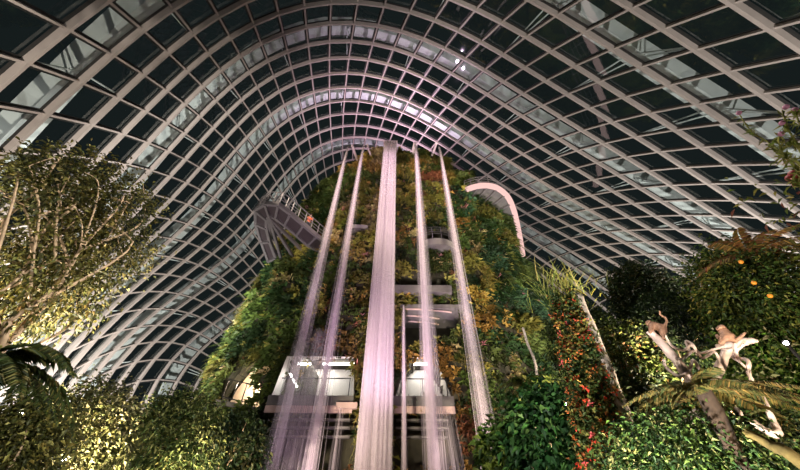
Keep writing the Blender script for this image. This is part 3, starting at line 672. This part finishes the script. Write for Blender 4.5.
def ball(name, c, r, m_, label=None, cat=None, parent=None, group=None):
    b = MB(); n1, n2 = 10, 6; c = Vector(c); v = [c + Vector((0, 0, r))]
    for i in range(1, n2):
        t = math.pi * i / n2
        for j in range(n1): p_ = 2 * math.pi * j / n1; v.append(c + Vector((math.sin(t) * math.cos(p_), math.sin(t) * math.sin(p_), math.cos(t) * (.95 if i > 3 else 1))) * r)
    v.append(c - Vector((0, 0, r * .92))); f = [(0, 1 + j, 1 + (j + 1) % n1) for j in range(n1)]
    for i in range(n2 - 2):
        for j in range(n1): q_ = 1 + i * n1; f.append((q_ + j, q_ + n1 + j, q_ + n1 + (j + 1) % n1, q_ + (j + 1) % n1))
    e_ = len(v) - 1; q_ = 1 + (n2 - 2) * n1; f += [(e_, q_ + (j + 1) % n1, q_ + j) for j in range(n1)]
    b.add(v, f); return b.build(name, m_, parent, True)
fb = [o for o in COL.objects if o.name.startswith('fruiting_bush')][0]
M['orange'] = mat('orange_fruit', (.85, .32, .03), .45, 0, .12, 20.)
for px, py in ((741, 262), (754, 283), (770, 296)): ball('fruit', atH(px, py, 9.3), .046, M['orange'], parent=fb)
# tree ferns on the right
brown = ([(.11, .085, .02), (.06, .065, .016), (.18, .115, .03), (.035, .05, .012)], [.4, .3, .2, .2])
tree_fern('tree fern with broad drooping olive fronds before the driftwood', tuple(atH(722, 478, 7.1).xy) + (0,), tuple(atH(702, 388, 6.9)), .085, 20, 1.15, .20, brown, (0, 6.28), None, (-.05, .4), .45)
tree_fern('tree fern with golden brown fronds above the fruiting bush', tuple(atH(768, 330, 11.0).xy) + (0,), tuple(atH(752, 256, 10.3)), .05, 12, 1.55, .2, ([(.13, .085, .025), (.3, .17, .05), (.06, .06, .016), (.16, .05, .03)], [.4, .25, .25, .15]), (0, 6.28), None, (.25, .8), .6)
tree_fern('yellow-green fern clump beside the mountain right of the falls', tuple(atH(528, 420, 14).xy) + (0,), tuple(atH(528, 384, 14)), .10, 14, 1.6, .26, ([(.12, .19, .03), (.24, .26, .05), (.05, .09, .02)], [.5, .3, .25]), (0, 6.28), None, (.1, .7), .6)
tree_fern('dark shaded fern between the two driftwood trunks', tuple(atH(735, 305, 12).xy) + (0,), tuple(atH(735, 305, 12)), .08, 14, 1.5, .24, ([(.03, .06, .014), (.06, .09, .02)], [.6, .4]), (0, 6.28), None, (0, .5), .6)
# flowering column
T0_, T1_ = atH(578, 294, 9.2), atH(646, 474, 9.1); dn = (T1_ - T0_); T2_ = T1_ + dn * (T1_.z / -dn.z)
col = root('flowering_tree', (T2_.x, T2_.y, 0), 'leaning pale trunk clothed on one side with red and orange flowering plants', 'tree')
b = MB(); tp = spline([T2_, T1_, T0_.lerp(T1_, .5) + Vector((.05, 0, .05)), T0_], 8); b.tube(tp, [.14 - .045 * k / len(tp) + .012 * math.sin(k * 1.7) for k in range(len(tp))], 9); b.build('trunk', M['whitebark'], col, True)
n = 1300; t = rng.uniform(0, 1, n); ax_ = np.array(T0_) + (np.array(T2_) - np.array(T0_)) * t[:, None]; left = np.array((-.83, .56, 0.)); ang = rng.uniform(0, 6.28, n); rr = np.sqrt(rng.random(n)) * (.30 + .30 * np.minimum(1, t * 2.2))
C_ = ax_ + left * (.42 + .22 * t[:, None]) + np.stack([np.cos(ang) * rr, np.sin(ang) * rr, rng.normal(size=n) * .1], -1)
lv = Leaves(); k = 12; cc = np.repeat(pick([cM, cD, cY, (.3, .12, .03)], [.35, .3, .25, .12], n), k, 0) * rng.uniform(.7, 1.3, (n * k, 1)); P = np.repeat(C_, k, 0) + rng.normal(size=(n * k, 3)) * .09
lv.add(P, rdirs(n * k) + np.array([-.2, -.5, .2]), rng.uniform(.07, .15, n * k), rng.uniform(.035, .06, n * k), cc, .3); lv.build('foliage', col)
lv = Leaves(); n2 = 330; s_ = rng.choice(n, n2); P = np.repeat(C_[s_] + (C_[s_] - ax_[s_]) * .15 + np.array([0, -.08, 0]), 7, 0) + rng.normal(size=(n2 * 7, 3)) * .03
lv.add(P, rdirs(n2 * 7) + np.array([0, -.4, .1]), .075, .045, np.repeat(pick([(.75, .07, .035), (.8, .22, .06), (.7, .12, .12), (.8, .4, .1)], [.4, .3, .15, .15], n2, .15), 7, 0), .1); tag(lv.build('flowers', col), 'red and orange flowers')
lv = Leaves(); n = 190; bp = np.array(T0_) + np.array([-.35, .1, .1]) + rng.normal(size=(n, 3)) * np.array([.42, .3, .16]); d = rdirs(n) * np.array([.7, .7, .3]) + np.array([0, 0, 1.])
lv.blades(bp, d, rng.uniform(.5, 1.25, n), .035, pick([(.3, .3, .06), (.18, .22, .05), (.45, .4, .14)], [.4, .4, .2], n), .35, 4); lv.build('grass_crown', col)
b = MB(); pts = [atH(523, 328, 15.6), atH(528, 345, 15.4), atH(535, 362, 15.2), atH(542, 395, 15.)]; pts.append(Vector((pts[-1].x, pts[-1].y, 0)))
ps = b.build('pale_stem', M['stem'], None, True) if False else None
b.tube(spline(pts, 5), .06, 6); tag(b.build('bare_stem', M['whitebark'], None, True), 'thin bare pale stem standing against the right flank of the mountain', 'stem')
# driftwood sculpture with vines
HS = 8.0
dr = root('driftwood', tuple(atH(720, 470, HS).xy) + (0,), 'pale driftwood trunks forming a V with twisting vines, standing among ferns', 'driftwood')
def limb(pts, rads, name, sides=9):
    b = MB(); q_ = spline(pts, 6); r_ = np.interp(np.linspace(0, len(rads) - 1, len(q_)), range(len(rads)), rads) * (1 + .1 * np.sin(np.arange(len(q_)) * 1.9)); b.tube(q_, list(r_ * .55), sides); return b.build(name, M['drift'], dr, True)
g_ = atH(728, 470, HS); limb([Vector((g_.x, g_.y, 0)), atH(722, 455, HS), atH(692, 384, 7.8), atH(668, 351, 7.7), atH(649, 331, 7.6)], [.20, .18, .165, .15, .12], 'trunk')
g_ = atH(690, 470, HS + .3); limb([Vector((g_.x, g_.y, 0)), atH(690, 450, HS + .3), atH(706, 405, HS + .2), atH(722, 362, HS + .1), atH(731, 343, HS)], [.18, .16, .15, .14, .11], 'trunk')
limb([atH(716, 347, 7.9), atH(731, 345, 7.9), atH(748, 341, 8.0), atH(757, 341, 8.1)], [.07, .12, .11, .05], 'perch')
limb([atH(752, 421, 7.4), atH(764, 430, 7.4), atH(777, 434, 7.4), atH(775, 425, 7.5), atH(766, 405, 7.6)], [.07, .09, .10, .08, .05], 'root_fork')
for L_, r_ in (([(664, 334), (672, 346), (684, 350), (691, 345), (700, 353), (712, 350), (724, 346)], .045), ([(660, 343), (668, 355), (681, 359), (694, 351), (703, 358), (714, 352), (719, 362), (713, 373)], .045),
               ([(735, 343), (737, 357), (748, 361), (749, 374), (757, 388), (767, 405), (769, 417), (778, 431)], .055), ([(664, 360), (666, 367), (678, 376), (689, 371), (693, 360), (700, 373), (693, 378)], .05),
               ([(744, 344), (733, 356), (741, 363), (748, 370)], .04), ([(724, 399), (734, 407), (741, 414), (740, 424)], .05), ([(707, 402), (718, 409), (713, 419), (720, 431)], .045), ([(690, 352), (686, 341), (694, 346), (697, 356)], .04)):
    limb([atH(x, y, 7.72 + .12 * math.sin(k * 2.1)) for k, (x, y) in enumerate(L_)], [r_, r_ * .95, r_ * .8], 'vine', 7)
# monkeys
def q(x, y, h): return atH(x, y, h)
Gm = ([], [], []); h = 7.55
bd = chain(Gm, [q(662, 328, h), q(657, 326, h), q(652, 325, h), q(648.5, 323.3, h), q(645.6, 324.2, h)], [.07, .068, .075, .07, .035])
for dh in (-.07, .07):
    chain(Gm, [q(651.3, 328.5, h + dh), q(650.2, 332.2, h + dh), q(648.6, 332.6, h + dh)], [.045, .032, .028], bd[2]); chain(Gm, [q(663.5, 332, h + dh), q(662, 335.0, h + dh), q(664, 338, h + dh), q(661.8, 338.2, h + dh)], [.058, .04, .032, .028], bd[0])
    chain(Gm, [q(649.2, 320.9, h + dh)], [.02], bd[3])
chain(Gm, [q(664.8, 326, h), q(667, 321.5, h), q(665.2, 317.3, h), q(660, 315, h), q(659.6, 310.5, h)], [.03, .022, .02, .018, .014], bd[0])
tag(skin('monkey_sculpture', Gm[0], Gm[1], Gm[2], 0, M['monkey'], None, 2), 'carved monkey on all fours with raised curly tail on the left driftwood trunk', 'monkey')
Gm = ([], [], []); h = 7.75
bd = chain(Gm, [q(731, 341, h), q(728.5, 337.5, h), q(725, 333, h), q(721, 328.5, h), q(716.8, 330, h)], [.095, .095, .08, .08, .038])
for dh in (-.09, .09):
    chain(Gm, [q(724, 336.5, h + dh), q(719, 338.8, h + dh), q(716.5, 334.5, h + dh * .6)], [.05, .036, .03], bd[2]); chain(Gm, [q(725, 337, h + dh * 1.3), q(722, 342, h + dh * 1.2), q(718.5, 344.2, h + dh)], [.06, .045, .03], bd[0])
    chain(Gm, [q(722.6, 325.6, h + dh)], [.024], bd[3])
chain(Gm, [q(735, 341, h), q(741, 337, h), q(746, 332, h)], [.03, .024, .016], bd[0])
tag(skin('monkey_sculpture', Gm[0], Gm[1], Gm[2], 0, M['monkey'], None, 2), 'carved monkey sitting hunched with hand to its mouth on the right driftwood perch', 'monkey')
b = MB(); L0, L1 = atH(744, 432, 7.0), atH(815, 474, 6.6); b.tube(spline([L0, L0.lerp(L1, .5) + Vector((0, 0, .05)), L1, Vector((L1.x + .8, L1.y - .2, L1.z - 1.8))], 6), [.06] * 7 + [.07] * 12, 10); tag(b.build('mossy_log', M['mossbark'], None, True), 'thick mossy log slanting into the bottom right corner', 'log')
# flower stems close to the camera at the right edge
M['pink'] = mat('pink_petals', (.80, .34, .50), .5, 0, .15, 30.); M['redbud'] = mat('red_buds', (.62, .12, .12), .5, 0, .2, 30.)
fs = root('flowering_shrub', tuple(atH(850, 330, 4.4).xy) + (0,), 'slender yellow-stemmed flowering shrub with pink buds at the right picture edge', 'shrub')
g0 = atH(850, 330, 4.4); b0 = Vector((g0.x, g0.y, 0)); fork = atH(835, 225, 4.3)
ST = [[(800, 172), (772, 145), (752, 132), (739, 114)], [(806, 158), (793, 138), (786, 124), (782, 110)], [(800, 150), (788, 146), (781, 136)], [(812, 140), (800, 124), (795, 111)], [(803, 180), (790, 160), (776, 152), (770, 146)], [(815, 195), (802, 186), (793, 180)], [(800, 165), (785, 158), (778, 140)]]
lv = Leaves()
b = MB(); b.tube(spline([b0, g0, fork], 6), .03, 7); b.build('stem', M['stem'], fs, True)
for k, L_ in enumerate(ST):
    pts = [fork] + [atH(x, y, 4.2 - .06 * k) for x, y in L_]; b = MB(); sp_ = spline(pts, 6); b.tube(sp_, list(np.linspace(.014, .005, len(sp_))), 5); b.build('stem', M['stem'], fs, True)
    A = np.array([tuple(p) for p in sp_]); s_ = rng.integers(5, len(A), 46); lv.add(A[s_], rdirs(46) + np.array([0, 0, .3]), rng.uniform(.05, .11, 46), .018, pick([(.2, .24, .05), (.34, .33, .09)], [.6, .4], 46), .1)
s_ = rng.normal(size=(150, 3)) * np.array([.22, .16, .2]) + np.array(atH(808, 205, 4.3)); lv.add(s_, rdirs(150), rng.uniform(.05, .1, 150), .028, pick([(.16, .2, .04), (.32, .3, .07), (.4, .14, .1)], [.5, .35, .15], 150), .2); lv.build('foliage', fs)
for px, py in ((739, 113), (782, 123), (781, 134), (795, 110), (786, 107)): ball('flower', atH(px, py, 4.05), .026, M['pink'], parent=fs)
for px, py in ((790, 178), (795, 180), (793, 174), (799, 176), (797, 184)): ball('bud', atH(px, py, 4.0), .034, M['redbud'], parent=fs)
# garden lamps seen among the plants
for px, py, hh, lab in ((566, 404, 10.6, 'bright spotlight glaring above the glossy broadleaf shrub'), (786, 343, 8.0, 'bright spotlight glaring in front of the fruiting bush'), (21, 414, 9.8, 'upper of the two bright spotlights shining in the bottom left foliage'), (64, 461, 8.6, 'bright spotlight at the lower edge of the yellowish small tree'), (7, 431, 9.6, 'lower bright spotlight near the left picture edge')):
    p = atH(px, py, hh); t_ = (Vector((0, 0, EYE)) - p).normalized(); lp = root('garden_spotlight', tuple(Vector((p.x, p.y, 0))), lab, 'lamp')
    b = MB(); b.tube([p + t_ * .0, p - t_ * .06, p - t_ * .2], [.05, .05, .035], 10); b.build('housing', M['lampbody'], lp, True)
    b = MB(); b.bar(Vector((p.x, p.y, 0)) - t_ * .1, p - t_ * .1, .035); b.build('post', M['lampbody'], lp)
    ball('bulb', p + t_ * .02, .03, M['bulb'], parent=lp)

# ------------------------------------------------------------------ light
w = bpy.data.worlds.new('night'); sc.world = w; w.use_nodes = True; w.node_tree.nodes['Background'].inputs['Color'].default_value = (.32, .45, .46, 1); w.node_tree.nodes['Background'].inputs['Strength'].default_value = .028
WARM = (1., .82, .62); NEUT = (1., .93, .87); PINK = (1., .68, .90); COOL = (.88, .93, 1.)
# uplights along the foot of the glass
lamp('SPOT', 'dome_uplight_left', (-13, 14, .6), (-27, 22, 17), 52000, NEUT, .15, 105)
lamp('SPOT', 'dome_uplight_near', (-9, 7, .6), (-12, 12, 26), 15000, (1., .88, .76), .15, 110)
lamp('SPOT', 'dome_uplight_right', (15, 9, .6), (17, 18, 26), 14000, NEUT, .15, 120)
lamp('SPOT', 'dome_uplight_far', (20, 20, .6), (24, 26, 18), 26000, NEUT, .15, 110)
lamp('SPOT', 'summit_light', (-1, 23.5, 36.2), (-2, 17, 48), 8500, PINK, .15, 150)
lamp('POINT', 'summit_wash', (2, 23, 36.6), None, 1400, PINK, .12)
# floodlights on the mountain wall from the garden, plus added high fills
lamp('SPOT', 'wall_flood_left', (-7, 6.5, .6), (-3.5, 19, 14), 17000, WARM, .15, 85)
lamp('SPOT', 'wall_flood_right', (7.5, 7, .6), (5, 19, 15), 19000, WARM, .15, 85)
lamp('SPOT', 'high_fill_left', (-11.5, 8, 24), (-3, 20, 24), 9500, WARM, .12, 80)  # added unseen high source, evens out the upper wall
lamp('SPOT', 'high_fill_right', (13.5, 8, 23), (5, 20, 22), 14000, WARM, .12, 80)  # added unseen, lifts the upper right of the wall
lamp('SPOT', 'high_falls_fill', (1.5, 5.0, 29), (-.5, 17.7, 25), 9000, PINK, .12, 60)  # added unseen source, brightens the tops of the falls
lamp('SPOT', 'falls_uplight', (-.6, 11, .5), (-.6, 17.8, 20), 11000, PINK, .15, 60)
lamp('SPOT', 'falls_uplight', (-3.8, 15, .5), (-3.8, 17.8, 16), 1200, PINK, .1, 70)
lamp('SPOT', 'falls_uplight', (3.2, 15, .5), (2.6, 17.8, 16), 1200, PINK, .1, 70)
# ground lights on the plants, with added unseen fills among them
lamp('SPOT', 'tree_front_fill', (-2.2, 1.2, .8), (-8.2, 6, 8.), 1500, NEUT, .1, 75)  # added front fill from the viewer's side, for the left tree
lamp('SPOT', 'bush_side_fill', (-.8, 4.2, 1.2), (-7.8, 10, 4.6), 1250, NEUT, .1, 60)  # added low side fill, brightens the bush more evenly
lamp('SPOT', 'garden_fill_left', (4, 1, 14), (-9, 8, 6), 11000, NEUT, .12, 62)  # added in mid-air to brighten the fronts of the left trees
lamp('SPOT', 'flank_fill', (-6, 10, .6), (-11, 21, 10), 5500, WARM, .12, 70)  # added fill to brighten the left flank
lamp('SPOT', 'garden_fill_right', (-2, 4.0, 26), (8, 7.5, 4), 12000, NEUT, .12, 60)  # added unseen high fill for the right-hand plants
lamp('SPOT', 'fern_uplight', (3.6, 2.2, .3), (6.5, 6, 5), 260, WARM, .1, 95)
lamp('SPOT', 'driftwood_fill', (3.4, 3.6, 2.6), (5.9, 5.6, 4.7), 620, NEUT, .06, 38)  # added fill to lift the driftwood trunks
lamp('SPOT', 'column_uplight', (2.0, 4.0, .5), (5.0, 8, 5), 3200, NEUT, .1, 80)
lamp('SPOT', 'fruit_uplight', (5.0, 1.8, .3), (8.2, 5.6, 5.5), 1900, WARM, .1, 85)
lamp('SPOT', 'flower_fill', (2.2, .5, 1.4), (4.1, 1.15, 4.9), 130, NEUT, .05, 50)  # added fill that brightens the near flower stems
for x in (-4.8, 1.2): lamp('AREA', 'gallery_light', (x, 19.4, zt - .05), (x, 19.6, zf), 110, (1, .95, .88), 1.4)
lamp('POINT', 'cave_light', (sum(p.x for p in cv) / len(cv) + .3, YC + .9, sum(p.z for p in cv) / len(cv) + .5), None, 240, WARM, .1)
lamp('POINT', 'soffit_light', (2.2, 19.3, z3 - 1.6), None, 40, NEUT, .1)
sc.view_settings.view_transform = 'Standard'; sc.view_settings.look = 'None'; sc.view_settings.exposure = 0.; sc.view_settings.gamma = 1.; sc.view_settings.use_curve_mapping = False
sc.cycles.transparent_max_bounces = 64; sc.cycles.max_bounces = 6; sc.cycles.sample_clamp_indirect = 4.; sc.cycles.use_denoising = True; sc.cycles.caustics_reflective = False
